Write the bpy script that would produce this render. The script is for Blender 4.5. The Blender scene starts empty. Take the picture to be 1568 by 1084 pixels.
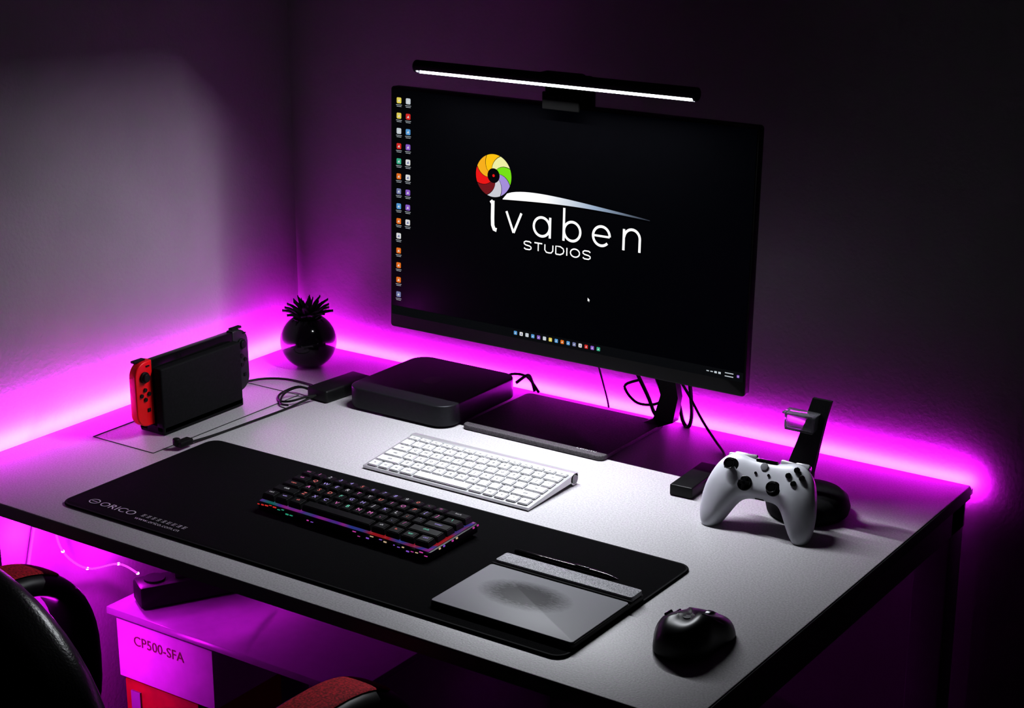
import bpy, bmesh, math, random
from mathutils import Matrix, Vector, Euler
from mathutils.bvhtree import BVHTree
random.seed(7)
S = bpy.context.scene
S.view_settings.view_transform = 'Standard'
S.view_settings.look = 'None'
S.view_settings.gamma = 0.70
DZ = 0.75   # desk top height
R = math.radians

# ------------------------------------------------------------ materials
def mat(name, col=(.5,.5,.5), rough=.5, metal=0, emi=None, es=0, noise=0, nscale=50, bump=0, bscale=200, trans=0, coat=0, alpha=1, spec=.5):
    m = bpy.data.materials.new(name); m.use_nodes = True
    nt = m.node_tree; b = nt.nodes['Principled BSDF']
    b.inputs['Base Color'].default_value = (*col, 1)
    b.inputs['Roughness'].default_value = rough
    b.inputs['Metallic'].default_value = metal
    b.inputs['Transmission Weight'].default_value = trans
    b.inputs['Coat Weight'].default_value = coat
    b.inputs['Specular IOR Level'].default_value = spec
    if emi:
        b.inputs['Emission Color'].default_value = (*emi, 1)
        b.inputs['Emission Strength'].default_value = es
    tc = nt.nodes.new('ShaderNodeTexCoord')
    if noise:
        n = nt.nodes.new('ShaderNodeTexNoise'); n.inputs['Scale'].default_value = nscale
        n.inputs['Detail'].default_value = 4
        nt.links.new(tc.outputs['Object'], n.inputs['Vector'])
        r = nt.nodes.new('ShaderNodeValToRGB')
        r.color_ramp.elements[0].position = .35; r.color_ramp.elements[1].position = .65
        r.color_ramp.elements[0].color = (*[max(0, c*(1-noise)) for c in col], 1)
        r.color_ramp.elements[1].color = (*[min(1, c*(1+noise)) for c in col], 1)
        nt.links.new(n.outputs['Fac'], r.inputs['Fac'])
        nt.links.new(r.outputs['Color'], b.inputs['Base Color'])
    if bump:
        n = nt.nodes.new('ShaderNodeTexNoise'); n.inputs['Scale'].default_value = bscale
        n.inputs['Detail'].default_value = 3
        nt.links.new(tc.outputs['Object'], n.inputs['Vector'])
        bp = nt.nodes.new('ShaderNodeBump'); bp.inputs['Strength'].default_value = bump
        bp.inputs['Distance'].default_value = .002
        nt.links.new(n.outputs['Fac'], bp.inputs['Height'])
        nt.links.new(bp.outputs['Normal'], b.inputs['Normal'])
    return m
def glow(name, col, s):
    return mat(name, (0.0,0.0,0.0), .6, emi=col, es=s, spec=0)

M_wall = mat('wall_paint', (.45,.44,.45), .85, noise=.04, nscale=6, bump=.35, bscale=160)
M_floor = mat('floor_laminate', (.05,.04,.035), .5, noise=.3, nscale=8)
M_ceil = mat('ceiling_paint', (.25,.25,.25), .9, noise=.03)
M_desk = mat('desk_laminate', (.58,.57,.585), .42, noise=.12, nscale=420, bump=.06, bscale=400)
M_frame = mat('desk_frame_metal', (.40,.40,.42), .45, noise=.03)
M_edge = mat('desk_edge_band', (.34,.34,.36), .5, noise=.03)
M_seam = mat('seam_dark', (.05,.05,.05), .8, noise=.1)
M_blk = mat('black_plastic', (.012,.012,.013), .45, noise=.1, spec=.4)
M_blkgl = mat('black_gloss', (.010,.010,.011), .12, coat=.3, noise=.1)
M_blkm = mat('black_matte', (.014,.014,.016), .75, noise=.15, nscale=300, spec=.25)
M_rubber = mat('cable_rubber', (.012,.012,.012), .5, noise=.1)
M_pad = mat('desk_mat_cloth', (.010,.010,.0115), .95, noise=.25, nscale=900, bump=.5, bscale=1500, spec=.12)
M_alu = mat('aluminium', (.72,.72,.73), .38, metal=.6, noise=.02)
M_key = mat('white_keycap', (.70,.70,.71), .45, noise=.02)
M_keyleg = mat('key_legend_grey', (.14,.14,.14), .6, noise=.02)
M_space = mat('space_grey_metal', (.040,.040,.046), .42, metal=.45, noise=.05, nscale=200, spec=.4)
M_red = mat('red_plastic', (.92,.012,.022), .38, noise=.03)
M_redbox = mat('red_cardboard', (.40,.010,.015), .7, noise=.08)
M_redcloth = mat('red_mesh_fabric', (.45,.014,.034), .8, noise=.5, nscale=350)
M_leather = mat('black_leather', (.015,.015,.017), .28, bump=.15, bscale=350, noise=.1)
M_white = mat('controller_white', (.66,.67,.71), .42, noise=.02)
M_print = mat('pad_print_silver', (.62,.62,.63), .6, noise=.1)

# ------------------------------------------------------------ mesh building
class MB:
    def __init__(s): s.bm = bmesh.new()
    def add(s, tmp, M=Matrix(), mi=0):
        me = bpy.data.meshes.new('t')
        for f in tmp.faces: f.material_index = mi
        tmp.transform(M); tmp.to_mesh(me); tmp.free()
        s.bm.from_mesh(me); bpy.data.meshes.remove(me)
    def box(s, c, size, bevel=0, seg=2, mi=0, rot=None):
        t = bmesh.new(); bmesh.ops.create_cube(t, size=1)
        for v in t.verts: v.co = Vector((v.co.x*size[0], v.co.y*size[1], v.co.z*size[2]))
        if bevel: bmesh.ops.bevel(t, geom=t.edges[:], offset=bevel, segments=seg, profile=.5, affect='EDGES')
        M = Matrix.Translation(c)
        if rot: M = M @ Euler(rot).to_matrix().to_4x4()
        s.add(t, M, mi); return s
    def slab(s, outline, z0, z1, bevel=0, seg=2, mi=0, M=Matrix()):
        t = bmesh.new()
        vs = [t.verts.new((x, y, z0)) for x, y in outline]
        f = t.faces.new(vs)
        if z1 != z0:
            r = bmesh.ops.extrude_face_region(t, geom=[f])
            for v in r['geom']:
                if isinstance(v, bmesh.types.BMVert): v.co.z = z1
            bmesh.ops.recalc_face_normals(t, faces=t.faces[:])
            if bevel:
                ed = [e for e in t.edges if abs(e.verts[0].co.z-e.verts[1].co.z) < 1e-7]
                bmesh.ops.bevel(t, geom=ed, offset=bevel, segments=seg, profile=.5, affect='EDGES')
        s.add(t, M, mi); return s
    def cyl(s, c, r, h, mi=0, rot=None, r2=None, n=32, bevel=0):
        t = bmesh.new()
        bmesh.ops.create_cone(t, cap_ends=True, segments=n, radius1=r, radius2=r if r2 is None else r2, depth=h)
        if bevel:
            ed = [e for e in t.edges if abs(e.verts[0].co.z-e.verts[1].co.z) < 1e-7]
            bmesh.ops.bevel(t, geom=ed, offset=bevel, segments=3, profile=.5, affect='EDGES')
        M = Matrix.Translation(c)
        if rot: M = M @ Euler(rot).to_matrix().to_4x4()
        s.add(t, M, mi); return s
    def lathe(s, prof, c=(0,0,0), n=48, mi=0, rot=None):
        t = bmesh.new(); rings = []
        for r, z in prof:
            if r < 1e-6: rings.append([t.verts.new((0,0,z))])
            else: rings.append([t.verts.new((r*math.cos(2*math.pi*i/n), r*math.sin(2*math.pi*i/n), z)) for i in range(n)])
        for a, b in zip(rings, rings[1:]):
            for i in range(n):
                j = (i+1) % n
                if len(a) == 1 and len(b) == 1: continue
                if len(a) == 1: t.faces.new((a[0], b[j], b[i]))
                elif len(b) == 1: t.faces.new((a[i], a[j], b[0]))
                else: t.faces.new((a[i], a[j], b[j], b[i]))
        bmesh.ops.recalc_face_normals(t, faces=t.faces[:])
        M = Matrix.Translation(c)
        if rot: M = M @ Euler(rot).to_matrix().to_4x4()
        s.add(t, M, mi); return s
    def loft(s, rings, M=Matrix(), mi=0, cap=True, loop=False):
        t = bmesh.new(); R_ = [[t.verts.new(p) for p in r] for r in rings]; n = len(rings[0])
        pairs = list(zip(R_, R_[1:]))
        if loop: pairs.append((R_[-1], R_[0])); cap = False
        for a, b in pairs:
            for i in range(n):
                j = (i+1) % n; t.faces.new((a[i], a[j], b[j], b[i]))
        if cap: t.faces.new(R_[0][::-1]); t.faces.new(R_[-1])
        bmesh.ops.recalc_face_normals(t, faces=t.faces[:])
        s.add(t, M, mi); return s
    def tube(s, pts, r, mi=0, n=8, sub=6):
        P = [Vector(p) for p in pts]; Q = []
        for i in range(len(P)-1):
            p0 = P[max(i-1,0)]; p1 = P[i]; p2 = P[i+1]; p3 = P[min(i+2,len(P)-1)]
            for k in range(sub):
                t = k/sub
                Q.append(.5*((2*p1)+(p2-p0)*t+(2*p0-5*p1+4*p2-p3)*t*t+(3*p1-p0-3*p2+p3)*t**3))
        Q.append(P[-1]); rings = []; up = Vector((0.01,0.02,1))
        for i, q in enumerate(Q):
            d = (Q[min(i+1,len(Q)-1)]-Q[max(i-1,0)]).normalized()
            a = d.cross(up)
            if a.length < .05: a = d.cross(Vector((1,0,0)))
            a.normalize(); b = d.cross(a).normalized()
            rings.append([q+r*(math.cos(2*math.pi*k/n)*a+math.sin(2*math.pi*k/n)*b) for k in range(n)])
        s.loft(rings, mi=mi); return s
    def ribbon(s, pts, w, M=Matrix(), mi=0, closed=False):
        """flat stroke in XY"""
        t = bmesh.new(); P = [Vector((*p,0)) for p in pts]; n = len(P); L = []
        for i in range(n):
            a = P[(i-1) % n] if (closed or i > 0) else P[i]
            b = P[(i+1) % n] if (closed or i < n-1) else P[i]
            d = (b-a).normalized(); nn = Vector((-d.y, d.x, 0))*w/2
            L.append((t.verts.new(P[i]+nn), t.verts.new(P[i]-nn)))
        for i in range(n if closed else n-1):
            a = L[i]; b = L[(i+1) % n]; t.faces.new((a[0], a[1], b[1], b[0]))
        s.add(t, M, mi); return s
    def obj(s, name, mats, parent=None, loc=(0,0,0), rot=(0,0,0), smooth=True, ang=35, sub=0):
        me = bpy.data.meshes.new(name); s.bm.to_mesh(me); s.bm.free()
        for m in (mats if isinstance(mats, (list, tuple)) else [mats]): me.materials.append(m)
        if smooth:
            for p in me.polygons: p.use_smooth = True
            try: me.set_sharp_from_angle(angle=R(ang))
            except Exception: pass
        o = bpy.data.objects.new(name, me); S.collection.objects.link(o)
        o.location = loc; o.rotation_euler = rot
        if parent: o.parent = parent
        if sub:
            md = o.modifiers.new('sub', 'SUBSURF'); md.levels = sub; md.render_levels = sub
        return o
def empty(name, loc=(0,0,0), rot=(0,0,0)):
    o = bpy.data.objects.new(name, None); S.collection.objects.link(o)
    o.location = loc; o.rotation_euler = rot; o.empty_display_size = .05
    return o
def rrect(x0, x1, y0, y1, r, n=6):
    out = []
    for cx, cy, a0 in ((x1-r,y1-r,0),(x0+r,y1-r,90),(x0+r,y0+r,180),(x1-r,y0+r,270)):
        for k in range(n+1):
            a = R(a0+90*k/n); out.append((cx+r*math.cos(a), cy+r*math.sin(a)))
    return out
_tc = {}
def textmesh(body, size, align='CENTER'):
    k = (body, size, align)
    if k in _tc: return _tc[k]
    cu = bpy.data.curves.new('t', 'FONT'); cu.body = body; cu.size = size
    cu.align_x = align; cu.align_y = 'CENTER' if align == 'CENTER' else 'BOTTOM_BASELINE'
    cu.resolution_u = 3
    o = bpy.data.objects.new('t', cu); S.collection.objects.link(o)
    bpy.context.view_layer.update()
    me = bpy.data.meshes.new_from_object(o.evaluated_get(bpy.context.evaluated_depsgraph_get()))
    bpy.data.objects.remove(o); _tc[k] = me
    return me
def addtext(mb, body, size, M, mi=0, align='CENTER'):
    t = bmesh.new(); t.from_mesh(textmesh(body, size, align)); mb.add(t, M, mi)
T = Matrix.Translation
RX = lambda a: Matrix.Rotation(R(a), 4, 'X')
RY = lambda a: Matrix.Rotation(R(a), 4, 'Y')
RZ = lambda a: Matrix.Rotation(R(a), 4, 'Z')
SC = lambda x, y, z: Matrix.Diagonal((x, y, z, 1))

# ------------------------------------------------------------ room
WX, WY = -2.005, 2.255
MB().box((WX-.05, .4, 1.3), (.1, 3.91, 2.6)).obj('wall_left', M_wall)
MB().box((-.1, WY+.05, 1.3), (4.01, .1, 2.6)).obj('wall_back', M_wall)
MB().box((-.1, .4, -.05), (4.01, 3.91, .1)).obj('floor', M_floor)
MB().box((-.1, .4, 2.65), (4.01, 3.91, .1)).obj('ceiling', M_ceil)

# ------------------------------------------------------------ desk
X0, X1, Y0, Y1 = -1.975, -.760, 1.427, 2.230
desk = empty('computer_desk', ((X0+X1)/2, (Y0+Y1)/2, 0))
def L(p, e): return tuple(Vector(p)-Vector(e.location))
b = MB(); b.box(L(((X0+X1)/2,(Y0+Y1)/2,DZ-.010), desk), (X1-X0, Y1-Y0, .020), bevel=.0015)
b.obj('desktop', M_desk, desk)
b = MB()
b.box(L(((X0+X1)/2, Y0-.0004, DZ-.0105), desk), (X1-X0-.002, .0012, .017))
b.box(L((X1+.0004, (Y0+Y1)/2, DZ-.0105), desk), (.0012, Y1-Y0-.002, .017))
b.obj('edge_band', M_edge, desk)
b = MB()
zr = DZ-.020-.02
for yy in (Y0+.16, Y1-.030): b.box(L(((X0+X1)/2, yy, zr), desk), (X1-X0-.04, .03, .04), bevel=.002)
for xx in (X0+.05, X1-.028): b.box(L((xx, (Y0+Y1)/2+.03, zr), desk), (.05, Y1-Y0-.07, .04), bevel=.002)
for xx in (X0+.05, X1-.028):
    for yy in (Y0+.035, Y1-.033): b.box(L((xx, yy, (DZ-.0205)/2), desk), (.05, .05, DZ-.0205), bevel=.003)
    b.box(L((xx, (Y0+Y1)/2, .025), desk), (.05, Y1-Y0-.10, .045), bevel=.003)
b.obj('frame_and_legs', M_frame, desk)
b = MB(); z = DZ+.0002
gx0, gx1, gy0, gy1 = -1.91, -1.785, 1.68, 2.0
for c, s_ in (((gx0,(gy0+gy1)/2),(.0016,gy1-gy0)),((gx1,(gy0+gy1)/2),(.0016,gy1-gy0)),(((gx0+gx1)/2,gy0),(gx1-gx0,.0016)),(((gx0+gx1)/2,gy1),(gx1-gx0,.0016))):
    b.box(L((c[0],c[1],z), desk), (s_[0], s_[1], .0006))
b.obj('cable_flap_seam', M_seam, desk)

# ------------------------------------------------------------ LED strip
MAG = (.92, .024, 1.0)
led = empty('led_light_strip', (X0, Y1, DZ-.008))
M_led = glow('led_emitter', (1.0,.25,1.0), 14)
M_tape = mat('led_tape_white', (.6,.6,.6), .5, noise=.05)
b = MB()
b.box(L(((X0+X1)/2, Y1+.0050, DZ-.0115), led), (X1-X0, .0096, .008))
b.box(L((X0-.0008, (Y0+Y1)/2, DZ-.009), led), (.001, Y1-Y0, .010))
n = 72
for i in range(n): b.box(L((X0+.01+(X1-X0-.02)*i/(n-1), Y1+.0104, DZ-.0110), led), (.004,.0014,.004), mi=1)
for i in range(48): b.box(L((X0-.0018, Y0+.01+(Y1-Y0-.02)*i/47, DZ-.009), led), (.0014,.004,.004), mi=1)
b.obj('tape', [M_tape, M_led], led)
def area(name, loc, rot, sx, sy, p, col, parent=None, spread=180):
    d = bpy.data.lights.new(name, 'AREA'); d.shape = 'RECTANGLE'; d.size = sx; d.size_y = sy
    d.energy = p; d.color = col; d.spread = R(spread)
    o = bpy.data.objects.new(name, d); S.collection.objects.link(o)
    o.location = loc; o.rotation_euler = rot
    if parent: o.parent = parent; o.location = L(loc, parent)
    return o
area('strip_light_back', ((X0+X1)/2, Y1+.0085, DZ-.003), (R(90),0,0), X1-X0-.005, .006, 5.4, MAG, led, 172)
area('strip_light_side', (X0-.0045, (Y0+Y1)/2, DZ-.003), (R(90),0,R(90)), Y1-Y0-.005, .006, 6.2, MAG, led, 174)

# dangling end of a strip below the desk, plus an added hidden strand
dang = empty('dangling_led_strip', (-1.985, 1.70, .55))
pts = [(-1.985,1.655,.70),(-1.985,1.655,.61),(-1.985,1.668,.55),(-1.975,1.705,.51),(-1.965,1.76,.50),(-1.955,1.79,.475)]
pts = [L(p, dang) for p in pts]
b = MB(); b.tube(pts, .0018)
b.tube([L(p, dang) for p in ((-1.985,1.655,.70),(-1.99,1.62,.60),(-1.99,1.59,.48),(-1.98,1.57,.34),(-1.985,1.56,.20))], .0018)  # added strand, hidden behind the chair, put in to light the carton
b.obj('strip', glow('dangling_glow', (1,.12,1), 1.1), dang)
b = MB()
for p in pts[2:]: b.cyl(p, .0022, .003, rot=(0,R(70),0), n=12)
b.obj('diodes', glow('diode_glow', (1,.35,1), 9), dang)
for k, (p, e) in enumerate((((-1.94,1.755,.535),.5),((-1.955,1.60,.60),1.2),((-1.93,1.55,.36),1.4))):  # last and lowest one is an added fill for the carton front
    d = bpy.data.lights.new('diode_and_fill_light', 'POINT'); d.energy = e; d.color = MAG; d.shadow_soft_size = .006
    o = bpy.data.objects.new('diode_and_fill_light_%d' % k, d); S.collection.objects.link(o); o.parent = dang; o.location = L(p, dang)

# ------------------------------------------------------------ desk mat
pad = empty('desk_mat', (-1.345, 1.619, DZ))
b = MB(); b.slab(rrect(-.403,.403,-.149,.149,.016), .0002, .0035, bevel=.0012); b.obj('mat_sheet', M_pad, pad)
b = MB(); o_ = rrect(-.4015,.4015,-.1475,.1475,.016)
b.ribbon(o_, .0025, T((0,0,.0036)), closed=True)
b.obj('stitched_edge', M_blkm, pad)
b = MB()
addtext(b, 'ORICO', .0185, T((-.352,-.128,.0040)) @ SC(1.1,1,1), align='LEFT')
addtext(b, 'www.orico.com.cn', .0105, T((-.278,-.134,.0040)), align='LEFT')
cir = [(.008*math.cos(a), .0065*math.sin(a)) for a in [2*math.pi*i/24 for i in range(24)]]
b.ribbon(cir, .0018, T((-.364,-.1215,.0040)), closed=True)
b.ribbon([(-.005,0),(.005,0)], .0018, T((-.364,-.1215,.0040)))
random.seed(3)
for i in range(9):
    cx = -.273+i*.0092
    for k in range(3): b.ribbon([(-.003,0),(.003,0)], .0010, T((cx, -.1225+k*.003, .0040)))
    b.ribbon([(0,-.004),(0,.004)], .0010, T((cx+random.uniform(-.002,.002), -.1195, .0040)))
b.obj('printed_logo', M_print, pad)

# ------------------------------------------------------------ monitor
mon = empty('computer_monitor', (-1.3095, 2.02, DZ+.140), (R(-2),0,0))
W, H = .603, .365
FR = RX(90)     # XY plane -> XZ plane facing -Y
b = MB(); b.slab(rrect(-W/2,W/2,0,H,.005), -.014, 0, bevel=.0015, M=FR)
b.slab(rrect(-.24,.24,.02,.33,.03), -.034, -.012, bevel=.010, M=FR)
b.slab(rrect(-.12,.12,.08,.28,.02), -.050, -.030, bevel=.008, M=FR)
b.obj('casing', M_blk, mon)
SX, SZ0, SZ1 = .2985, .020, .3605
m_scr = mat('screen_black', (.0012,.0012,.0016), .18, emi=(.35,.45,1.0), es=.0030, spec=.18, noise=.05)
b = MB(); b.slab([(-SX,SZ0),(SX,SZ0),(SX,SZ1),(-SX,SZ1)], .0006, .0006, M=FR); b.obj('screen', m_scr, mon, smooth=False)
b = MB(); b.slab([(-SX,SZ0),(SX,SZ0),(SX,SZ0+.0135),(-SX,SZ0+.0135)], .0009, .0009, M=FR)
b.obj('taskbar', glow('taskbar_glow', (.05,.055,.07), .20), mon, smooth=False)
F2 = FR @ T((.005,.001,.0012))
m_wht = glow('screen_white', (1,1,1), 1.05)
b = MB()
def arc(cx, cy, r, a0, a1, n=20): return [(cx+r*math.cos(R(a0+(a1-a0)*i/n)), cy+r*math.sin(R(a0+(a1-a0)*i/n))) for i in range(n+1)]
bl = .1735; xh = .030; lw = .0040; r = .0135
b.ribbon([(-.1195,.216),(-.1195,.190),(-.1190,.180),(-.1165,.1745),(-.112,.1735)], .0062, F2)
b.ribbon([(-.124,.2125),(-.1195,.216)], .004, F2)
b.ribbon([(-.0955,bl+xh),(-.0825,bl)], lw, F2); b.ribbon([(-.0825,bl),(-.0695,bl+xh)], lw, F2)
b.ribbon(arc(-.0345,bl+r+.0015,r,0,360,32)[:-1], lw, F2, closed=True); b.ribbon([(-.0205,bl+xh),(-.0205,bl)], lw, F2)
b.ribbon(arc(.0165,bl+r+.0015,r,0,360,32)[:-1], lw, F2, closed=True); b.ribbon([(.0025,bl+.047),(.0025,bl)], lw, F2)
b.ribbon(arc(.0645,bl+r+.0015,r,0,318,30), lw, F2); b.ribbon([(.051,bl+r+.0015),(.078,bl+r+.0015)], lw*.8, F2)
b.ribbon([(.1005,bl),(.1005,bl+xh)], lw, F2)
b.ribbon([(.1005,bl+.018)]+arc(.1135,bl+.018,.0125,170,0,14)+[(.126,bl)], lw, F2)
GL = {'S':([(.95,.85),(.75,1),(.25,1),(.05,.85),(.05,.68),(.25,.54),(.75,.46),(.95,.32),(.95,.15),(.75,0),(.25,0),(.05,.15)],),
 'T':([(0,1),(1,1)],[(.5,1),(.5,0)]),'U':([(0,1),(0,.3),(.2,.03),(.5,0),(.8,.03),(1,.3),(1,1)],),
 'D':([(0,0),(0,1),(.55,1),(.9,.8),(1,.5),(.9,.2),(.55,0),(0,0)],),'I':([(0,1),(0,0)],),
 'O':([(.5+.56*math.cos(2*math.pi*i/20), .5+.5*math.sin(2*math.pi*i/20)) for i in range(21)],)}
x = -.0645
for c, ad_ in zip('STUDIOS', (.0182,.0180,.0185,.0185,.0068,.0192,.0180)):
    wd = .0135
    for st_ in GL[c]: b.ribbon([(x+p[0]*wd, .1528+p[1]*.0115) for p in st_], .0021, F2)
    x += ad_
b.slab([(.0455,.098),(.0455,.0925),(.0468,.0938),(.0478,.0918),(.0486,.0922),(.0478,.0942),(.0495,.0945)], 0,0, M=F2)
b.obj('logo_lettering', m_wht, mon, smooth=False)
m_sw = bpy.data.materials.new('screen_swoosh'); m_sw.use_nodes = True
nt = m_sw.node_tree; pb = nt.nodes['Principled BSDF']; pb.inputs['Base Color'].default_value = (0,0,0,1)
tc = nt.nodes.new('ShaderNodeTexCoord'); sp = nt.nodes.new('ShaderNodeSeparateXYZ'); mr = nt.nodes.new('ShaderNodeMapRange'); cr = nt.nodes.new('ShaderNodeValToRGB')
nt.links.new(tc.outputs['Object'], sp.inputs[0]); nt.links.new(sp.outputs['X'], mr.inputs['Value'])
mr.inputs['From Min'].default_value = -.10; mr.inputs['From Max'].default_value = .14
nt.links.new(mr.outputs[0], cr.inputs[0])
cr.color_ramp.elements[0].position = .3; cr.color_ramp.elements[0].color = (1,1,1,1)
cr.color_ramp.elements[1].position = 1; cr.color_ramp.elements[1].color = (.05,.065,.09,1)
e = cr.color_ramp.elements.new(.65); e.color = (.42,.52,.65,1)
nt.links.new(cr.outputs[0], pb.inputs['Emission Color']); pb.inputs['Emission Strength'].default_value = 1.0
b = MB(); up = []; lo = []
for i in range(33):
    t = i/32; x = -.1025+.243*t
    top = .2205+.0165*math.sin(math.pi*min(1, t**.55))**.8*(1-t*.35) if 0 < t < 1 else .2205
    up.append((x, top)); lo.append((x, .2195+.0045*math.sin(math.pi*t)))
t_ = bmesh.new(); U = [t_.verts.new((x,y,0)) for x,y in up]; V = [t_.verts.new((x,y,0)) for x,y in lo]
for i in range(32): t_.faces.new((V[i],V[i+1],U[i+1],U[i]))
b.add(t_, F2); b.obj('logo_swoosh', m_sw, mon, smooth=False)
cols = [(.30,.82,.03),(.90,.90,.50),(1,.65,.02),(.95,.55,.04),(.88,.03,.03),(.28,.03,.04),(.70,.70,.75),(.50,.40,.78)]
wm = [glow('wheel_%d' % i, c, 1.0) for i, c in enumerate(cols)]
b = MB(); N = 8
for i in range(N):
    a0 = 360*i/N-20; a1 = a0+360/N-2.0
    t_ = bmesh.new(); K = 8; J = 5; g = []
    for j in range(J+1):
        rr = .0105+(.031-.0105)*j/J; tw = 38*(1-j/J)
        g.append([t_.verts.new((rr*math.cos(R(a0+tw+(a1-a0)*k/K)), rr*math.sin(R(a0+tw+(a1-a0)*k/K)), 0)) for k in range(K+1)])
    for j in range(J):
        for k in range(K): t_.faces.new((g[j][k], g[j+1][k], g[j+1][k+1], g[j][k+1]))
    b.add(t_, F2 @ T((-.119,.252,0)), i)
b.slab(arc(0,0,.0022,0,360,16)[:-1], 0,0, mi=4, M=F2 @ T((-.119,.252,0)))
b.obj('logo_wheel', wm, mon, smooth=False)
icol = [(.95,.82,.20),(.75,.80,.85),(.85,.07,.06),(.2,.5,.85),(.95,.30,.05),(.42,.22,.75),(.9,.9,.9),(.1,.6,.4),(.32,.35,.58)]
im = [glow('icon_%d' % i, c, .85) for i, c in enumerate(icol)]
c1 = [0,0,1,2,7,4,8,3,4,6,4,4,4,8]; c2 = [1,2,3,5,6,6,5,5,6]
b = MB()
def icon(x, z, s_, ci, lab=True):
    b.slab(rrect(x-s_/2,x+s_/2,z-s_/2,z+s_/2,s_*.18,2), 0,0, mi=ci, M=F2)
    k = 6 if ci != 6 else 8
    b.slab([(x-s_*.25,z-s_*.2),(x+s_*.25,z-s_*.2),(x+s_*.1,z+s_*.25)], .0003,.0003, mi=k, M=F2)
    if lab:
        for q in range(2): b.ribbon([(x-.0055+.0012*q, z-s_*.75-q*.0022),(x+.0055-.001*q, z-s_*.75-q*.0022)], .0008, F2, mi=1)
for i, c in enumerate(c1): icon(-.2905, .344-.02255*i, .0088, c)
for i, c in enumerate(c2): icon(-.2735, .344-.02255*i, .0088, c)
tb = [3,6,1,3,5,1,0,3,4,3,8,6,2,5,7]
for i, c in enumerate(tb): icon(-.0755+.0101*i, .0265, .0058, c, False)
for i in range(4): b.ribbon([(.238+i*.006,.0265),(.242+i*.006,.0265)], .003 if i>1 else .0015, F2, mi=1)
for q in range(2): b.ribbon([(.266,.0285-q*.0045),(.279,.0285-q*.0045)], .0014, F2, mi=1)
icon(.2860,.0265,.004,5,False)
b.obj('desktop_icons', im, mon, smooth=False)

# stand (parts authored in desk-level coordinates, tilt undone)
Mb = Matrix.Rotation(R(2),4,'X') @ T((0,0,-.140))
ml = mon.location
def ML(x, y, z): return Vector((x-ml.x, y-ml.y, z))
b = MB()
b.slab(rrect(-1.478-ml.x, -1.228-ml.x, 2.018-ml.y, 2.20-ml.y, .010), .0005, .008, bevel=.002, M=Mb)
b.obj('stand_base', mat('base_texture_grey', (.13,.12,.13), .6, noise=.25, nscale=500, bump=.3, bscale=900), mon)
b = MB(); rings = []
for (x, y, z, w, d_) in ((-1.245,2.185,.006,.03,.022),(-1.228,2.200,.012,.034,.018),(-1.222,2.205,.05,.030,.014),(-1.23,2.195,.12,.030,.014),(-1.26,2.15,.20,.045,.016),(-1.285,2.085,.24,.06,.03)):
    q = ML(x,y,z); rings.append([(q.x+sx*w/2, q.y+sy*d_/2, q.z) for sx, sy in ((-1,-1),(1,-1),(1,1),(-1,1))])
b.loft(rings, M=Mb); b.obj('stand_neck', M_blk, mon)
b = MB(); addtext(b, 'Lenovo', .0115, Mb @ T((-1.262-ml.x, 2.031-ml.y, .0084))); b.obj('base_lettering', M_print, mon, smooth=False)

# ------------------------------------------------------------ monitor light bar (half-open housing, light sits in the slot)
bar = empty('monitor_light_bar', (-1.304, 1.990, DZ+.545))
b = MB(); rr = .0090
sec = [(rr*math.cos(R(a)), rr*math.sin(R(a))) for a in range(-80, 206, 6)]+[(-.0077,-.0043),(.0004,-.0043),(.0004,-.0102),(.0016,-.0102)]
b.loft([[(x, y_, z_) for y_, z_ in sec] for x in (-.223,.223)])
for sx in (-.225,.225): b.cyl((sx,0,0), .0090, .005, rot=(0,R(90),0), n=40, bevel=.0015)
b.box((0,.024,-.001), (.066,.036,.013), bevel=.004)
b.box((0,.050,-.016), (.060,.036,.030), bevel=.004)
b.box((0,.066,-.055), (.060,.012,.080), bevel=.003)
b.obj('housing', M_blkm, bar, ang=30)
b = MB(); b.box((0,.0285,-.034), (.060,.004,.024), bevel=.0015); b.obj('clamp_lip', mat('clamp_rubber', (.0015,.0015,.0015), .8, spec=.1, noise=.1), bar)
b = MB(); b.box((0, -.0002, -.0076), (.440,.0008,.0040))
b.obj('diffuser', glow('bar_diffuser', (.93,.96,1.0), 5), bar)
area('bar_light', (-1.304, 1.990-.0038, DZ+.545-.0049), (R(-3),0,0), .438, .005, 6.8, (.94,.96,1.0), bar)

# ------------------------------------------------------------ small desktop computer
mc = empty('mini_computer', (-1.588, 2.094, DZ))
b = MB(); b.slab(rrect(-.0985,.0985,-.0985,.0985,.028,10), .003, .036, bevel=.0025, seg=3); b.obj('body', M_space, mc)
b = MB(); b.cyl((0,0,.002), .085, .003, n=48); b.obj('foot', M_blk, mc)
b = MB(); b.slab([(.016*math.cos(a)*(1-.1*math.cos(2*a)), .018*math.sin(a)) for a in [2*math.pi*i/24 for i in range(24)]], .0361,.0361); b.obj('top_emblem', M_blkgl, mc)

# ------------------------------------------------------------ white slim keyboard
kb = empty('wireless_keyboard', (-1.354, 1.867, DZ))
b = MB()
prof = [(-.0615,.0012),(-.0615,.0050),(.048,.0162),(.0615,.0172),(.0615,.0125),(.050,.0060)]
t_ = bmesh.new(); A_ = [t_.verts.new((-.1415,y,z)) for y,z in prof]; B_ = [t_.verts.new((.1415,y,z)) for y,z in prof]
t_.faces.new(A_[::-1]); t_.faces.new(B_)
for i in range(len(prof)): t_.faces.new((A_[i],A_[(i+1)%6],B_[(i+1)%6],B_[i]))
bmesh.ops.recalc_face_normals(t_, faces=t_.faces[:]); b.add(t_)
b.cyl((0,.053,.0092), .0090, .283, rot=(0,R(90),0), n=28)
b.obj('aluminium_body', M_alu, kb)
b = MB()
for sx in (-.1419,.1419): b.cyl((sx,.053,.0092), .0066, .0008, rot=(0,R(90),0), n=24)
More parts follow.
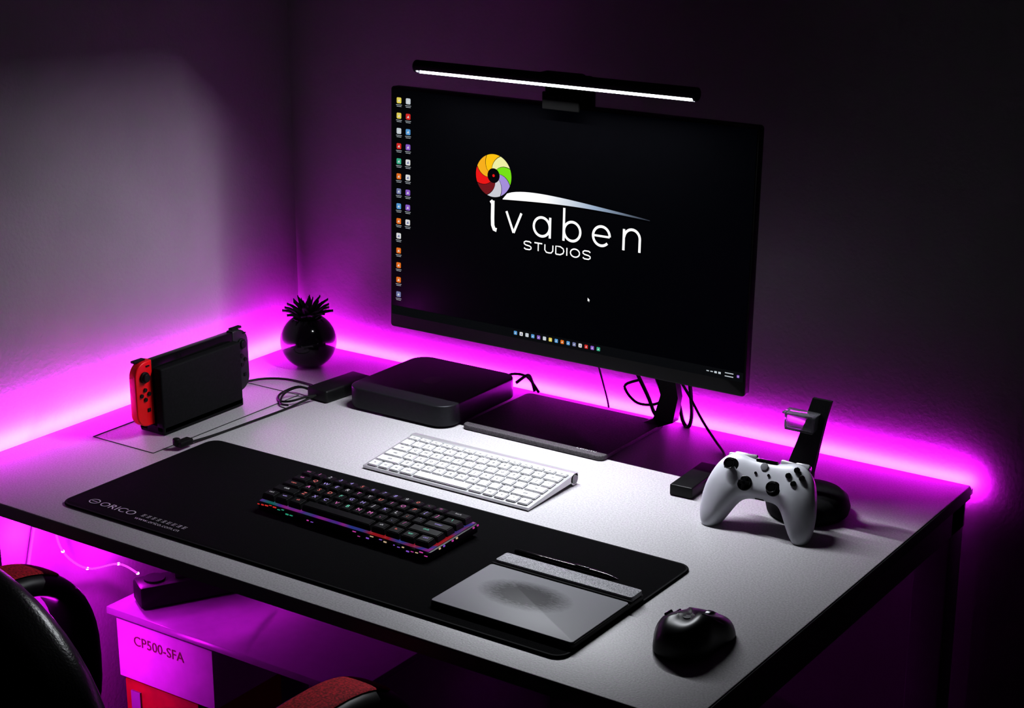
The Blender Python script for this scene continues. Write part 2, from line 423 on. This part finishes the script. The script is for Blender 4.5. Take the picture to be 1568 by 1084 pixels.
b.obj('end_caps', mat('end_cap_grey',(.35,.35,.36),.4,noise=.05), kb)
b = MB(); u = .0190; tot = 14.5*u
rows = [(['']*14, [14.5/14]*14, .0098),
 (list('`1234567890-=')+['del'], [1]*13+[1.5], .0160),
 (['tab']+list('QWERTYUIOP[]\\'), [1.5]+[1]*13, .0160),
 (['caps']+list("ASDFGHJKL;'")+['ret'], [1.75]+[1]*11+[1.75], .0160),
 (['shift']+list('ZXCVBNM,./')+['shift'], [2.25]+[1]*10+[2.25], .0160),
 (['fn','ctl','alt','cmd','','cmd','alt','<','^','>'], [1,1,1,1.25,5,1.25,1,1,1,1], .0160)]
slM = T((0,-.0615,.0050)) @ Matrix.Rotation(math.atan2(.0112,.1095),4,'X')
y = .1085
for ri, (ch, ws, kh) in enumerate(rows):
    x = -tot/2; yc = y-kh/2
    for c, w in zip(ch, ws):
        kw = w*u-.003
        t_ = bmesh.new(); bmesh.ops.create_cube(t_, size=1); t_.transform(SC(kw,kh,.0030))
        bmesh.ops.bevel(t_, geom=t_.edges[:], offset=.0009, segments=2, affect='EDGES')
        b.add(t_, slM @ T((x+w*u/2, yc, .0012)), 0)
        if c: addtext(b, c, .0062 if len(c) == 1 else .0042, slM @ T((x+w*u/2, yc, .0029)), 1)
        elif ri == 0: b.ribbon([(-.002,0),(.002,0)], .001, slM @ T((x+w*u/2, yc, .0029)), 1)
        x += w*u
    y -= kh+.003
b.obj('keys', [M_key, M_keyleg], kb, ang=50)

# ------------------------------------------------------------ mechanical keyboard
mk = empty('mechanical_keyboard', (-1.362, 1.648, DZ+.0045), (R(3.2),0,R(-1.5)))
b = MB(); b.slab(rrect(-.1465,.1465,-.052,.052,.006), .0022, .014, bevel=.0015)
for sx in (-.12,.12): b.box((sx,.040,.0002),(.02,.012,.0046))
b.obj('case', M_blk, mk)
m_rgb = bpy.data.materials.new('rgb_backlight'); m_rgb.use_nodes = True
nt = m_rgb.node_tree; pb = nt.nodes['Principled BSDF']; pb.inputs['Base Color'].default_value = (.01,.01,.01,1)
tc = nt.nodes.new('ShaderNodeTexCoord'); nz = nt.nodes.new('ShaderNodeTexNoise'); nz.inputs['Scale'].default_value = 22; nz.inputs['Detail'].default_value = 0
cr = nt.nodes.new('ShaderNodeValToRGB')
nt.links.new(tc.outputs['Object'], nz.inputs['Vector']); nt.links.new(nz.outputs['Fac'], cr.inputs[0]); nt.links.new(cr.outputs[0], pb.inputs['Emission Color'])
cr.color_ramp.elements[0].position = .30; cr.color_ramp.elements[0].color = (0,.5,.35,1)
cr.color_ramp.elements[1].position = .72; cr.color_ramp.elements[1].color = (.9,.05,.08,1)
for p_, c_ in ((.42,(.35,.1,.8,1)),(.52,(.8,.1,.7,1)),(.62,(.1,.2,.8,1))):
    e = cr.color_ramp.elements.new(p_); e.color = c_
pb.inputs['Emission Strength'].default_value = .40
b = MB(); b.box((0,0,.0148),(.286,.097,.0012)); b.obj('backlit_plate', m_rgb, mk)
gc = [(.90,.32,.7),(.3,.80,.62),(.58,.48,.95),(.72,.72,.76),(.92,.32,.3)]
gm = [glow('legend_%d' % i, c, 1.1) for i, c in enumerate(gc)]
b = MB(); u = .019
rows = [(['esc']+list('1234567890-=')+['back'], [1]*13+[2]),
 (['tab']+list('QWERTYUIOP[]\\'), [1.5]+[1]*12+[1.5]),
 (['caps']+list("ASDFGHJKL;'")+['enter'], [1.75]+[1]*11+[2.25]),
 (['shift']+list('ZXCVBNM,./')+['shift'], [2.25]+[1]*10+[2.75]),
 (['ctrl','win','alt','','alt','fn','app','ctrl'], [1.25]*3+[6.25]+[1.25]*4)]
y = 2*u
for ri, (ch, ws) in enumerate(rows):
    x = -7.5*u
    for c, w in zip(ch, ws):
        kw = w*u-.0012
        t_ = bmesh.new(); bmesh.ops.create_cube(t_, size=1)
        for v in t_.verts:
            tp = v.co.z > 0
            v.co = Vector((v.co.x*(kw-(.0048 if tp else 0)), v.co.y*(.0178-(.0042 if tp else 0)), v.co.z*.0085))
        bmesh.ops.bevel(t_, geom=t_.edges[:], offset=.0009, segments=2, affect='EDGES')
        Mk = T((x+w*u/2, y, .0215)) @ RX([4,2,0,-2,-3][ri]*-1)
        b.add(t_, Mk, 0)
        if c: addtext(b, c, .0092 if len(c) == 1 else .0054, Mk @ T((-.0002,.0012,.0045)), 1+random.choice([0,0,1,2,2,3,4]))
        x += w*u
    y -= u
b.obj('keycaps', [mat('black_keycap', (.018,.018,.020), .36, noise=.1)]+gm, mk, ang=50)
gm2 = [glow('edge_led_%d' % i, c, .7) for i, c in enumerate([(.8,.12,.6),(.08,.6,.4),(.45,.2,.9),(.9,.08,.07),(.9,.7,.5)])]
b = MB()
for i in range(40):
    x = -.142+.284*i/39
    if i < 9 or 11 < i < 14 or (i > 22 and random.random() < .7):
        b.box((x,-.0525,.0125+random.uniform(-.004,.002)),(random.uniform(.002,.0055),.0012,random.uniform(.0006,.0016)), mi=(3 if x < -.11 else 1 if x < -.08 else random.choice([0,0,2,4,2])))
for i in range(12):
    if random.random() < .35: b.box((.1470,-.048+.096*i/11,.0125),(.0012,.003,.002), mi=random.choice([0,2,4]))
b.obj('edge_leds', gm2, mk)

# ------------------------------------------------------------ drawing tablet + stylus
tb_ = empty('drawing_tablet', (-1.0415, 1.573, DZ+.0037))
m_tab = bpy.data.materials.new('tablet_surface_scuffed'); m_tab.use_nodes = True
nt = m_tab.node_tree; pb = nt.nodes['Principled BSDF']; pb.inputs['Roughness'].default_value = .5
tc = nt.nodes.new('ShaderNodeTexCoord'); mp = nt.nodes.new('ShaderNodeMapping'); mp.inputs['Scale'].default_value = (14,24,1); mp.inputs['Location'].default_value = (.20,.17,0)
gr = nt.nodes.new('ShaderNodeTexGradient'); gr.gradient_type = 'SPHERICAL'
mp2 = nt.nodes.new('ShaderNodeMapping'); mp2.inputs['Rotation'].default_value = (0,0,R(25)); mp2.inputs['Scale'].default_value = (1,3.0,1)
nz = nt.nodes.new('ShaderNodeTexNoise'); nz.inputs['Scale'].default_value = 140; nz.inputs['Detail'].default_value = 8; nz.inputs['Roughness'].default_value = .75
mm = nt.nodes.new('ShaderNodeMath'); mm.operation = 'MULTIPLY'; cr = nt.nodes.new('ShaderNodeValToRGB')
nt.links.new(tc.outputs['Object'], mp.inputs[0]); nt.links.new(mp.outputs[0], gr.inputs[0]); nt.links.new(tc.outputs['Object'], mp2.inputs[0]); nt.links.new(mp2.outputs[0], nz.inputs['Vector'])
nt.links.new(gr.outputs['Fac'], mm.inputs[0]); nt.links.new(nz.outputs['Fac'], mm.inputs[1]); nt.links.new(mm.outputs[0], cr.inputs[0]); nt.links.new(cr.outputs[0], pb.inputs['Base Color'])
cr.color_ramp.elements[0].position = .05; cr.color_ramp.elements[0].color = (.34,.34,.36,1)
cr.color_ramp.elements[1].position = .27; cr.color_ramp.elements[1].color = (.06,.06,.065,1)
b = MB(); b.slab(rrect(-.101,.098,-.080,.080,.006), 0, .0065, bevel=.0015); b.obj('underside_frame', M_blk, tb_)
b = MB(); b.slab(rrect(-.100,.0965,-.0785,.046,.004), .0067, .0082, bevel=.0005); b.obj('drawing_surface', m_tab, tb_)
b = MB(); b.slab(rrect(-.0985,.0965,.0510,.0770,.004), .006, .0125, bevel=.0010)
b.obj('button_bar', mat('perforated_grey', (.42,.42,.44), .6, noise=.40, nscale=700), tb_)
b = MB(); b.slab(rrect(-.101,.099,.0465,.0505,.0015), .0064, .0095, bevel=.001); b.obj('pen_ridge', M_blkm, tb_)
b = MB()
b.loft([[(x, r_*math.cos(2*math.pi*k/16), r_*math.sin(2*math.pi*k/16)) for k in range(16)] for x, r_ in ((-.074,.0028),(-.070,.0038),(-.02,.0042),(.045,.0048),(.062,.0040),(.070,.0022),(.0765,.0006))])
b.box((.025,0,.0045),(.02,.003,.002), bevel=.0006)
b.obj('stylus_pen', M_blkgl, None, loc=(-1.068, 1.6720, DZ+.0037+.0050))

# ------------------------------------------------------------ mouse
ms = empty('computer_mouse', (-.843, 1.591, DZ), (0,0,R(-6)))
def foot(a):
    c, s_ = math.cos(a), math.sin(a)
    x = .035*abs(c)**.75*(1 if c > 0 else -1); y = .056*abs(s_)**.82*(1 if s_ > 0 else -1)
    if x < 0: x -= .013*math.exp(-((y+.006)/.022)**2)
    if x > 0: x -= .004*math.exp(-((y-.006)/.018)**2)
    return x, y
b = MB(); rings = []; n = 64; K = 18
rings.append([(foot(2*math.pi*i/n)[0]*.95, foot(2*math.pi*i/n)[1]*.95, .0008) for i in range(n)])
for k in range(K+1):
    t = k/K*.985; sc_ = math.cos(t*math.pi/2)**.42; h = .004+.041*math.sin(t*math.pi/2)**1.15
    ring = []
    for i in range(n):
        x, y = foot(2*math.pi*i/n); X = x*sc_*(1-.10*t); Y = y*sc_-.009*t
        hh = h*(1-.34*max(0,y/.056)**1.2)*(1-.10*max(0,-y/.056)**2)
        if x < -.034: hh = min(hh, h*.80)
        ring.append((X+.004*t, Y, hh))
    rings.append(ring)
b.loft(rings)
bvh = BVHTree.FromBMesh(b.bm)
def surf(x, y, d=0):
    h = bvh.ray_cast(Vector((x,y,.2)), Vector((0,0,-1)))
    return (x, y, (h[0].z if h[0] else .01)+d)
b.obj('shell', mat('mouse_black', (.016,.016,.018), .38, noise=.1), ms, ang=80)
wz = surf(0,.026)[2]
b = MB(); b.cyl((.001,.026,wz-.0085), .0110, .007, rot=(0,R(90),0), n=28, bevel=.0012)
b.obj('scroll_wheel', mat('wheel_metal', (.12,.12,.13), .3, metal=.7, noise=.05), ms)
b = MB()
b.tube([surf(.001,yy,-.0002) for yy in (.050,.046,.042,.038)], .0007)
b.tube([surf(.001,yy,-.0002) for yy in (.013,.006,0,-.006)], .0007)
b.tube([surf(x_,y_,-.0002) for x_,y_ in ((-.028,.030),(-.025,.012),(-.020,-.004),(-.008,-.011),(.004,-.013),(.016,-.010),(.024,0),(.028,.014))], .0006)
b.tube([surf(x_,y_,-.0002) for x_,y_ in ((-.025,.036),(-.029,.018),(-.031,-.002),(-.028,-.022))], .0007)
b.box(surf(-.030,.008,.0005),(.003,.013,.004), bevel=.001, rot=(0,R(-40),0)); b.box(surf(-.031,-.008,.0005),(.003,.013,.004), bevel=.001, rot=(0,R(-40),0))
b.obj('button_gaps', M_blkgl, ms)
b = MB(); b.cyl(surf(.002,-.020,.0000), .0045, .0010, n=24); b.obj('emblem', mat('emblem_grey', (.10,.10,.11), .4, noise=.1), ms)

# ------------------------------------------------------------ game controller
gcn = empty('game_controller', (-.934, 1.937, DZ+.0590), (R(54),0,R(4)))
half = [(0,.029,-.021,.0130),(.012,.029,-.021,.0135),(.022,.030,-.0225,.014),(.030,.0320,-.028,.015),(.037,.0335,-.039,.016),(.044,.0335,-.052,.0165),(.051,.0315,-.063,.0165),(.058,.0270,-.070,.0155),(.065,.0185,-.071,.0140),(.071,.005,-.067,.0115),(.0755,-.012,-.058,.009),(.0785,-.030,-.045,.004)]
st = [(-x,t,b_,z_) for x,t,b_,z_ in half[:0:-1]]+half
b = MB(); rings = []; n = 32
for x, tp, bt, tz in st:
    ring = []; cy = (tp+bt)/2; hy = (tp-bt)/2
    for i in range(n):
        a = 2*math.pi*i/n; c, s_ = math.cos(a), math.sin(a)
        yy = cy+hy*abs(c)**(2/2.8)*(1 if c > 0 else -1); zz = tz*abs(s_)**(2/3.4)*(1 if s_ > 0 else -1)
        drop = max(0, (-.012-yy))*.22
        ring.append((x, yy, zz*(1.0 if zz > 0 else 1.1)-drop))
    rings.append(ring)
b.loft(rings); b.obj('body', M_white, gcn, ang=80, sub=1)
b = MB()
def stick(x, y, z):
    b.cyl((x,y,z-.0008), .0100, .003, n=32, bevel=.0008); b.cyl((x,y,z+.004), .0045, .009)
    b.lathe([(.0,.0085),(.0052,.0080),(.0070,.0097),(.0078,.0088),(.0074,.0068),(.0,.0060)], (x,y,z))
stick(-.044,.013,.0148); stick(.020,-.007,.0138)
b.cyl((-.020,-.007,.0130), .0100, .003, n=32, bevel=.0008)
b.box((-.020,-.007,.0155),(.0165,.0055,.004), bevel=.001); b.box((-.020,-.007,.0155),(.0055,.0165,.004), bevel=.001)
for dx, dy in ((.0092,0),(-.0092,0),(0,.0092),(0,-.0092)): b.cyl((.045+dx,.013+dy,.0160), .0040, .0045, n=20, bevel=.001)
b.cyl((-.009,.009,.0138),.0018,.002,n=16); b.cyl((.009,.009,.0138),.0018,.002,n=16)
b.box((0,-.0208,-.001),(.012,.002,.004), bevel=.0005)
b.obj('sticks_and_buttons', M_blkgl, gcn)
b = MB()
for sx in (-1,1):
    b.box((sx*.036,.0310,.001),(.040,.007,.010), bevel=.0028, rot=(0,0,R(-5*sx)))
    b.box((sx*.042,.031,-.012),(.022,.016,.014), bevel=.004)
b.obj('bumpers_and_triggers', mat('bumper_grey_white', (.50,.50,.53), .25, noise=.02), gcn)
b = MB(); b.box((0,.0280,.004),(.030,.005,.014), bevel=.0018); b.obj('top_bridge', M_blkgl, gcn)
b = MB(); b.cyl((0,.0195,.0132), .0052, .002, n=28, bevel=.0006); b.obj('guide_button', mat('guide_grey', (.35,.35,.37), .3, noise=.05), gcn)
b = MB(); b.box((0,-.006,-.015),(.048,.022,.012), bevel=.005); b.obj('battery_bay', M_blkm, gcn)

# ------------------------------------------------------------ stand behind controller
stn = empty('controller_stand', (-.905, 2.014, DZ))
b = MB(); b.lathe([(0,0.0003),(.050,.0003),(.054,.004),(.056,.013),(.053,.024),(.045,.031),(.028,.033),(0,.033)], n=56)
b.obj('weighted_base', M_blkm, stn)
b = MB(); rings = []
for y, z, x, w, d_ in ((-.010,.025,-.014,.044,.012),(-.008,.06,-.010,.038,.009),(-.004,.10,-.001,.032,.007),(.0,.135,.006,.028,.006),(.003,.160,.012,.027,.005)):
    rings.append([(x+sx*w/2, y+sy*d_/2, z) for sx, sy in ((-1,-1),(1,-1),(1,1),(-1,1))])
b.loft(rings)
b.obj('upright', M_blkm, stn)
m_clr = mat('clear_acrylic', (.9,.9,.95), .06, trans=.9)
b = MB(); b.box((-.010,-.020,.130),(.040,.003,.020), bevel=.001); b.box((-.010,-.012,.119),(.040,.018,.003), bevel=.001); b.box((-.029,-.012,.130),(.003,.018,.020), bevel=.001); b.box((.009,-.012,.130),(.003,.018,.020), bevel=.001); b.box((-.010,-.012,.141),(.046,.022,.0025), bevel=.001)
b.obj('clear_clip', m_clr, stn)

# ------------------------------------------------------------ usb hub (right)
hb = empty('usb_hub', (-1.0725, 2.014, DZ))
b = MB(); b.box((0,0,.0085),(.034,.100,.0160), bevel=.002, seg=3, rot=(0,0,R(3))); b.obj('body', M_blk, hb)
b = MB()
for k in range(3): b.box((.0165,-.03+k*.026,.009),(.0016,.013,.006))
b.obj('ports', M_blkm, hb)
b = MB(); z = DZ+.0022
b.tube([L(p, hb) for p in ((-1.075,2.064,DZ+.009),(-1.078,2.085,DZ+.006),(-1.092,2.135,z),(-1.13,2.175,z+.004),(-1.165,2.20,z+.02),(-1.20,2.19,z+.08),(-1.22,2.13,z+.15))], .0020)
b.obj('cable', M_rubber, hb)

# cable bundle behind monitor
cb = empty('monitor_cables', (-1.25, 2.20, DZ))
b = MB()
def C(pts, r=.0024): b.tube([L(p, cb) for p in pts], r)
zz = DZ
C([(-1.25,2.12,zz+.19),(-1.245,2.18,zz+.12),(-1.225,2.222,zz+.05),(-1.21,2.222,zz+.006),(-1.195,2.215,zz+.005),(-1.19,2.21,zz+.04),(-1.195,2.19,zz+.12),(-1.21,2.12,zz+.19)], .0030)
C([(-1.29,2.12,zz+.19),(-1.285,2.18,zz+.11),(-1.27,2.215,zz+.04),(-1.255,2.218,zz+.008),(-1.235,2.222,zz+.004)], .0030)
C([(-1.27,2.12,zz+.19),(-1.265,2.19,zz+.12),(-1.245,2.22,zz+.07),(-1.25,2.222,zz+.03),(-1.29,2.222,zz+.02),(-1.31,2.215,zz+.045),(-1.285,2.215,zz+.06)], .0022)
C([(-1.26,2.12,zz+.19),(-1.262,2.19,zz+.12),(-1.255,2.222,zz+.06),(-1.235,2.224,zz+.008)], .0030)
C([(-1.335,2.12,zz+.18),(-1.335,2.16,zz+.12),(-1.342,2.212,zz+.03),(-1.342,2.222,zz+.003)], .0015)
C([(-1.50,2.197,zz+.020),(-1.49,2.215,zz+.030),(-1.485,2.22,zz+.020),(-1.478,2.218,zz+.004)], .0026)
C([(-1.53,2.197,zz+.020),(-1.52,2.217,zz+.026),(-1.495,2.222,zz+.024),(-1.47,2.218,zz+.004)], .0022)
b.obj('cables', M_rubber, cb)

# ------------------------------------------------------------ adapter on the left
ad = empty('power_adapter', (-1.737, 2.045, DZ), (0,0,R(-5)))
b = MB(); b.box((0,0,.0105),(.044,.105,.0205), bevel=.004, seg=3); b.obj('brick', M_blk, ad)
cl = empty('usb_cable', (-1.757, 1.84, DZ)); b = MB()
def C2(pts, r=.0018): b.tube([L(p, cl) for p in pts], r)
z = DZ+.002
C2([(-1.764,1.735,z+.003),(-1.762,1.785,z),(-1.757,1.86,z),(-1.753,1.935,z),(-1.748,1.965,z+.004),(-1.742,1.992,z+.008)])
C2([(-1.902,1.985,z),(-1.885,2.025,z),(-1.85,2.046,z),(-1.80,2.046,z),(-1.775,2.03,z+.004),(-1.758,2.02,z+.01)])
C2([(-1.755,2.00,z+.01),(-1.79,2.005,z+.01),(-1.81,1.985,z),(-1.79,1.958,z),(-1.765,1.955,z+.004),(-1.75,1.975,z+.008),(-1.742,1.992,z+.008)])
C2([(-1.752,2.00,z+.012),(-1.775,1.99,z+.016),(-1.79,1.972,z+.008),(-1.775,1.945,z+.002),(-1.755,1.940,z+.004)])
b.box(L((-1.764,1.722,DZ+.0085), cl), (.014,.026,.009), bevel=.002)
b.cyl(L((-1.768,1.711,DZ+.012), cl), .0055, .010, n=16, bevel=.001)
b.obj('cable_and_plug', M_rubber, cl)

# ------------------------------------------------------------ game console in dock
dk = empty('game_console_dock', (-1.848, 1.827, DZ))
b = MB()
b.box((.017,0,.053),(.016,.172,.102), bevel=.003, seg=3)
b.box((-.017,0,.053),(.020,.172,.102), bevel=.003, seg=3)
b.box((0,0,.007),(.050,.172,.013), bevel=.002)
b.obj('dock_body', M_blkm, dk)
b = MB(); b.box((.001,0,.067),(.0135,.173,.098), bevel=.002); b.obj('console_tablet', M_blkgl, dk)
def joycon(y0, y1, name, m):
    o_ = []
    out = -1 if y0 < 0 else 1
    inner, outer = (y1, y0) if out < 0 else (y0, y1)
    r_ = .022; z0, z1 = .017, .117
    o_.append((inner, z0)); o_.append((inner, z1))
    for k in range(9):
        a = R(90-90*k/8); o_.append((outer-out*r_+out*r_*math.cos(a), z1-r_+r_*math.sin(a)))
    for k in range(9):
        a = R(-90*k/8); o_.append((outer-out*r_+out*r_*math.cos(a), z0+r_+r_*math.sin(a)))
    b = MB(); MJ = Matrix(((0,0,1,0),(1,0,0,0),(0,1,0,0),(0,0,0,1)))
    b.slab(o_, -.006, .008, bevel=.002, seg=3, M=MJ); b.obj(name, m, dk)
    cy = (y0+y1)/2; b = MB()
    ry = (0,R(90),0)
    b.cyl((.0095,cy,.094), .0085, .004, rot=ry, bevel=.001); b.cyl((.0125,cy,.094), .0062, .006, rot=ry, bevel=.001)
    for dy, dz in ((.0075,0),(-.0075,0),(0,.0075),(0,-.0075)): b.cyl((.0088,cy+dy,.067+dz), .0030, .003, rot=ry, n=18)
    b.box((.0085,cy+.006,.042),(.002,.0055,.0055), bevel=.0005)
    b.box((.0085,cy+.008,.110),(.002,.006,.0018))
    b.box((-.003,cy,.1175),(.008,.022,.004), bevel=.001)
    b.obj(name+'_controls', M_blk, dk)
joycon(-.121,-.0865,'joy_grip_red', M_red)
joycon(.0865,.121,'joy_grip_grey', mat('grip_dark_grey', (.035,.035,.04), .4, noise=.05))
b = MB(); b.box((.0,-.0868,.067),(.0145,.002,.099)); b.obj('rail', M_blkgl, dk)

# ------------------------------------------------------------ potted plant
pl = empty('potted_succulent', (-1.875, 2.130, DZ))
b = MB(); prof = [(0,.0003)]
for k in range(21):
    a = R(-66+k*(66+58)/20); prof.append((.047*math.cos(a), .0430+.047*math.sin(a)))
prof += [(.023,.0825),(.021,.076),(0,.074)]
b.lathe(prof, n=56); b.obj('round_pot', M_blkgl, pl)
b = MB()
m_leaf = mat('succulent_leaf', (.012,.016,.014), .5, noise=.3, nscale=60)
def blade(az, tilt, ln, w):
    t_ = bmesh.new(); K = 7; rows_ = []
    for k in range(K+1):
        t = k/K; wd = w*(1-t**2.2)*(.6+.4*min(t*3,1))*.5
        rr = ln*t; el_ = R(tilt)
        px = rr*math.cos(el_)+.003; pz = rr*math.sin(el_)+ln*.14*math.sin(math.pi*t*.8)
        rows_.append([t_.verts.new((px, -wd, pz+.0025)), t_.verts.new((px, 0, pz-.001)), t_.verts.new((px, wd, pz+.0025))])
    for a_, c_ in zip(rows_, rows_[1:]):
        for q in range(2): t_.faces.new((a_[q], a_[q+1], c_[q+1], c_[q]))
    b.add(t_, T((0,0,.076)) @ RZ(az))
for tier, (cnt, tl, ln, w) in enumerate(((10,20,.040,.015),(10,38,.042,.015),(8,58,.040,.013),(5,78,.038,.011))):
    for i in range(cnt): blade(360*i/cnt+tier*17+random.uniform(-7,7), tl+random.uniform(-5,5), ln*random.uniform(.88,1.08), w)
lf = b.obj('leaves', m_leaf, pl)
md = lf.modifiers.new('sol','SOLIDIFY'); md.thickness = .0014

# ------------------------------------------------------------ under-desk shelf with boxes
sh = empty('storage_shelf', (-1.70, 1.975, 0))
m_shelf = mat('shelf_white', (.36,.36,.38), .30, noise=.03)
b = MB(); b.box((0,0,.442),(.50,.52,.012), bevel=.001)
for sx in (-.246,.246): b.box((sx,.02,.218),(.010,.46,.436))
b.box((0,.02,.05),(.48,.46,.016)); b.box((0,.245,.24),(.47,.008,.39))
b.obj('shelf_boards', m_shelf, sh)
bx = empty('carton_box', (-1.832, 1.82, .059))
b = MB(); b.box((0,0,.322),(.205,.20,.10), bevel=.001); b.obj('white_carton', mat('carton_white', (.62,.62,.63), .7, noise=.05, nscale=30), bx)
b = MB(); addtext(b, 'CP500-SFA', .0235, T((-.012,-.1005,.342)) @ RX(90)); b.obj('print', mat('carton_print', (.20,.01,.06), .7, noise=.05), bx, smooth=False)
rb = empty('red_storage_box', (-1.85, 1.82, .059))
b = MB(); b.box((0,0,.134),(.16,.19,.266), bevel=.003); b.box((0,-.0955,.2),(.16,.002,.008), mi=1); b.box((-.055,-.0965,.15),(.02,.003,.2), mi=1); b.obj('body', [M_redbox, M_edge], rb)
ps = empty('power_strip', (-1.86, 1.83, .449), (0,0,R(-30)))
b = MB(); b.box((0,0,.020),(.05,.20,.038), bevel=.006)
for k in range(4): b.cyl((0,-.07+k*.045,.040),.017,.005,n=24)
b.box((0,-.025,.062),(.035,.035,.045), bevel=.005); b.tube([(0,-.025,.085),(.01,-.02,.12),(.06,.03,.10),(.09,.09,.02)], .004)
b.obj('body_and_plug', M_blk, ps)

# ------------------------------------------------------------ gaming chair
ch = empty('gaming_chair', (-1.43, 1.10, 0))
b = MB(); ol = []
for i in range(64):
    a = 2*math.pi*i/64; c, s_ = math.cos(a), math.sin(a)
    ol.append((.280*abs(c)**(2/2.3)*(1 if c > 0 else -1), .70+(.255 if s_ > 0 else .20)*abs(s_)**(2/2.5)*(1 if s_ > 0 else -1)))
b.slab(ol, -.05, .05, bevel=.040, seg=8, M=T((0,-.11,0)) @ RX(90))
b.obj('backrest', M_leather, ch, ang=70)
b = MB(); b.slab(rrect(-.24,.24,-.06,.30,.09,8), .42, .52, bevel=.035, seg=5); b.obj('seat', M_leather, ch, ang=70)
b = MB()
def loop_arm(sx, mi, w, th, off, a0, a1, n, closed):
    rings = []
    for i in range(n if closed else n+1):
        a = R(a0+(a1-a0)*i/n); c, s_ = math.cos(a), math.sin(a)
        e_ = 2/2.6
        cy = .195+.150*abs(c)**e_*(1 if c > 0 else -1); cz = .555+.140*abs(s_)**e_*(1 if s_ > 0 else -1)
        nrm = Vector((0, c/.15, s_/.14)).normalized()
        ctr = Vector((sx, cy, cz))+nrm*off
        ring = []
        for k in range(14):
            b_ = 2*math.pi*k/14; cc, ss = math.cos(b_), math.sin(b_)
            ring.append(ctr+Vector((1,0,0))*w/2*abs(cc)**.8*(1 if cc > 0 else -1)+nrm*th/2*abs(ss)**.8*(1 if ss > 0 else -1))
        rings.append(ring)
    b.loft(rings, mi=mi, loop=closed)
for sx in (-.275,.275):
    loop_arm(sx, 0, .078, .034, 0, 0, 360, 48, True)
    loop_arm(sx, 1, .052, .006, .016, 55, 140, 20, False)
    b.box((sx*.93,.16,.425),(.08,.12,.02), bevel=.006)
b.obj('armrests', [M_blk, M_redcloth], ch, ang=60)
b = MB(); b.cyl((0,.10,.27), .028, .32, n=24); b.cyl((0,.10,.405),.09,.03,n=24)
b.box((0,-.09,.48),(.10,.05,.16), bevel=.01)
for k in range(5):
    a = R(72*k+18); ex, ey = .29*math.cos(a), .10+.29*math.sin(a)
    b.tube([(0,.10,.115),(ex*.5,.10+(ey-.10)*.5,.10),(ex,ey,.075)], .022, n=12)
    b.cyl((ex,ey,.030), .0295, .045, rot=(0,R(90),a), n=24, bevel=.004)
b.obj('base_and_casters', M_blk, ch)

# ------------------------------------------------------------ world + camera
w = bpy.data.worlds.new('night'); S.world = w; w.use_nodes = True
w.node_tree.nodes['Background'].inputs[0].default_value = (.5,.42,.6,1)
w.node_tree.nodes['Background'].inputs[1].default_value = .0006
cam = bpy.data.cameras.new('camera'); co = bpy.data.objects.new('camera', cam); S.collection.objects.link(co)
cam.sensor_width = 36; cam.sensor_fit = 'HORIZONTAL'; cam.lens = 61.83; cam.clip_start = .02
co.location = (0,0,DZ+.9); co.rotation_euler = (R(90-17.36),0,R(34.46))
S.camera = co
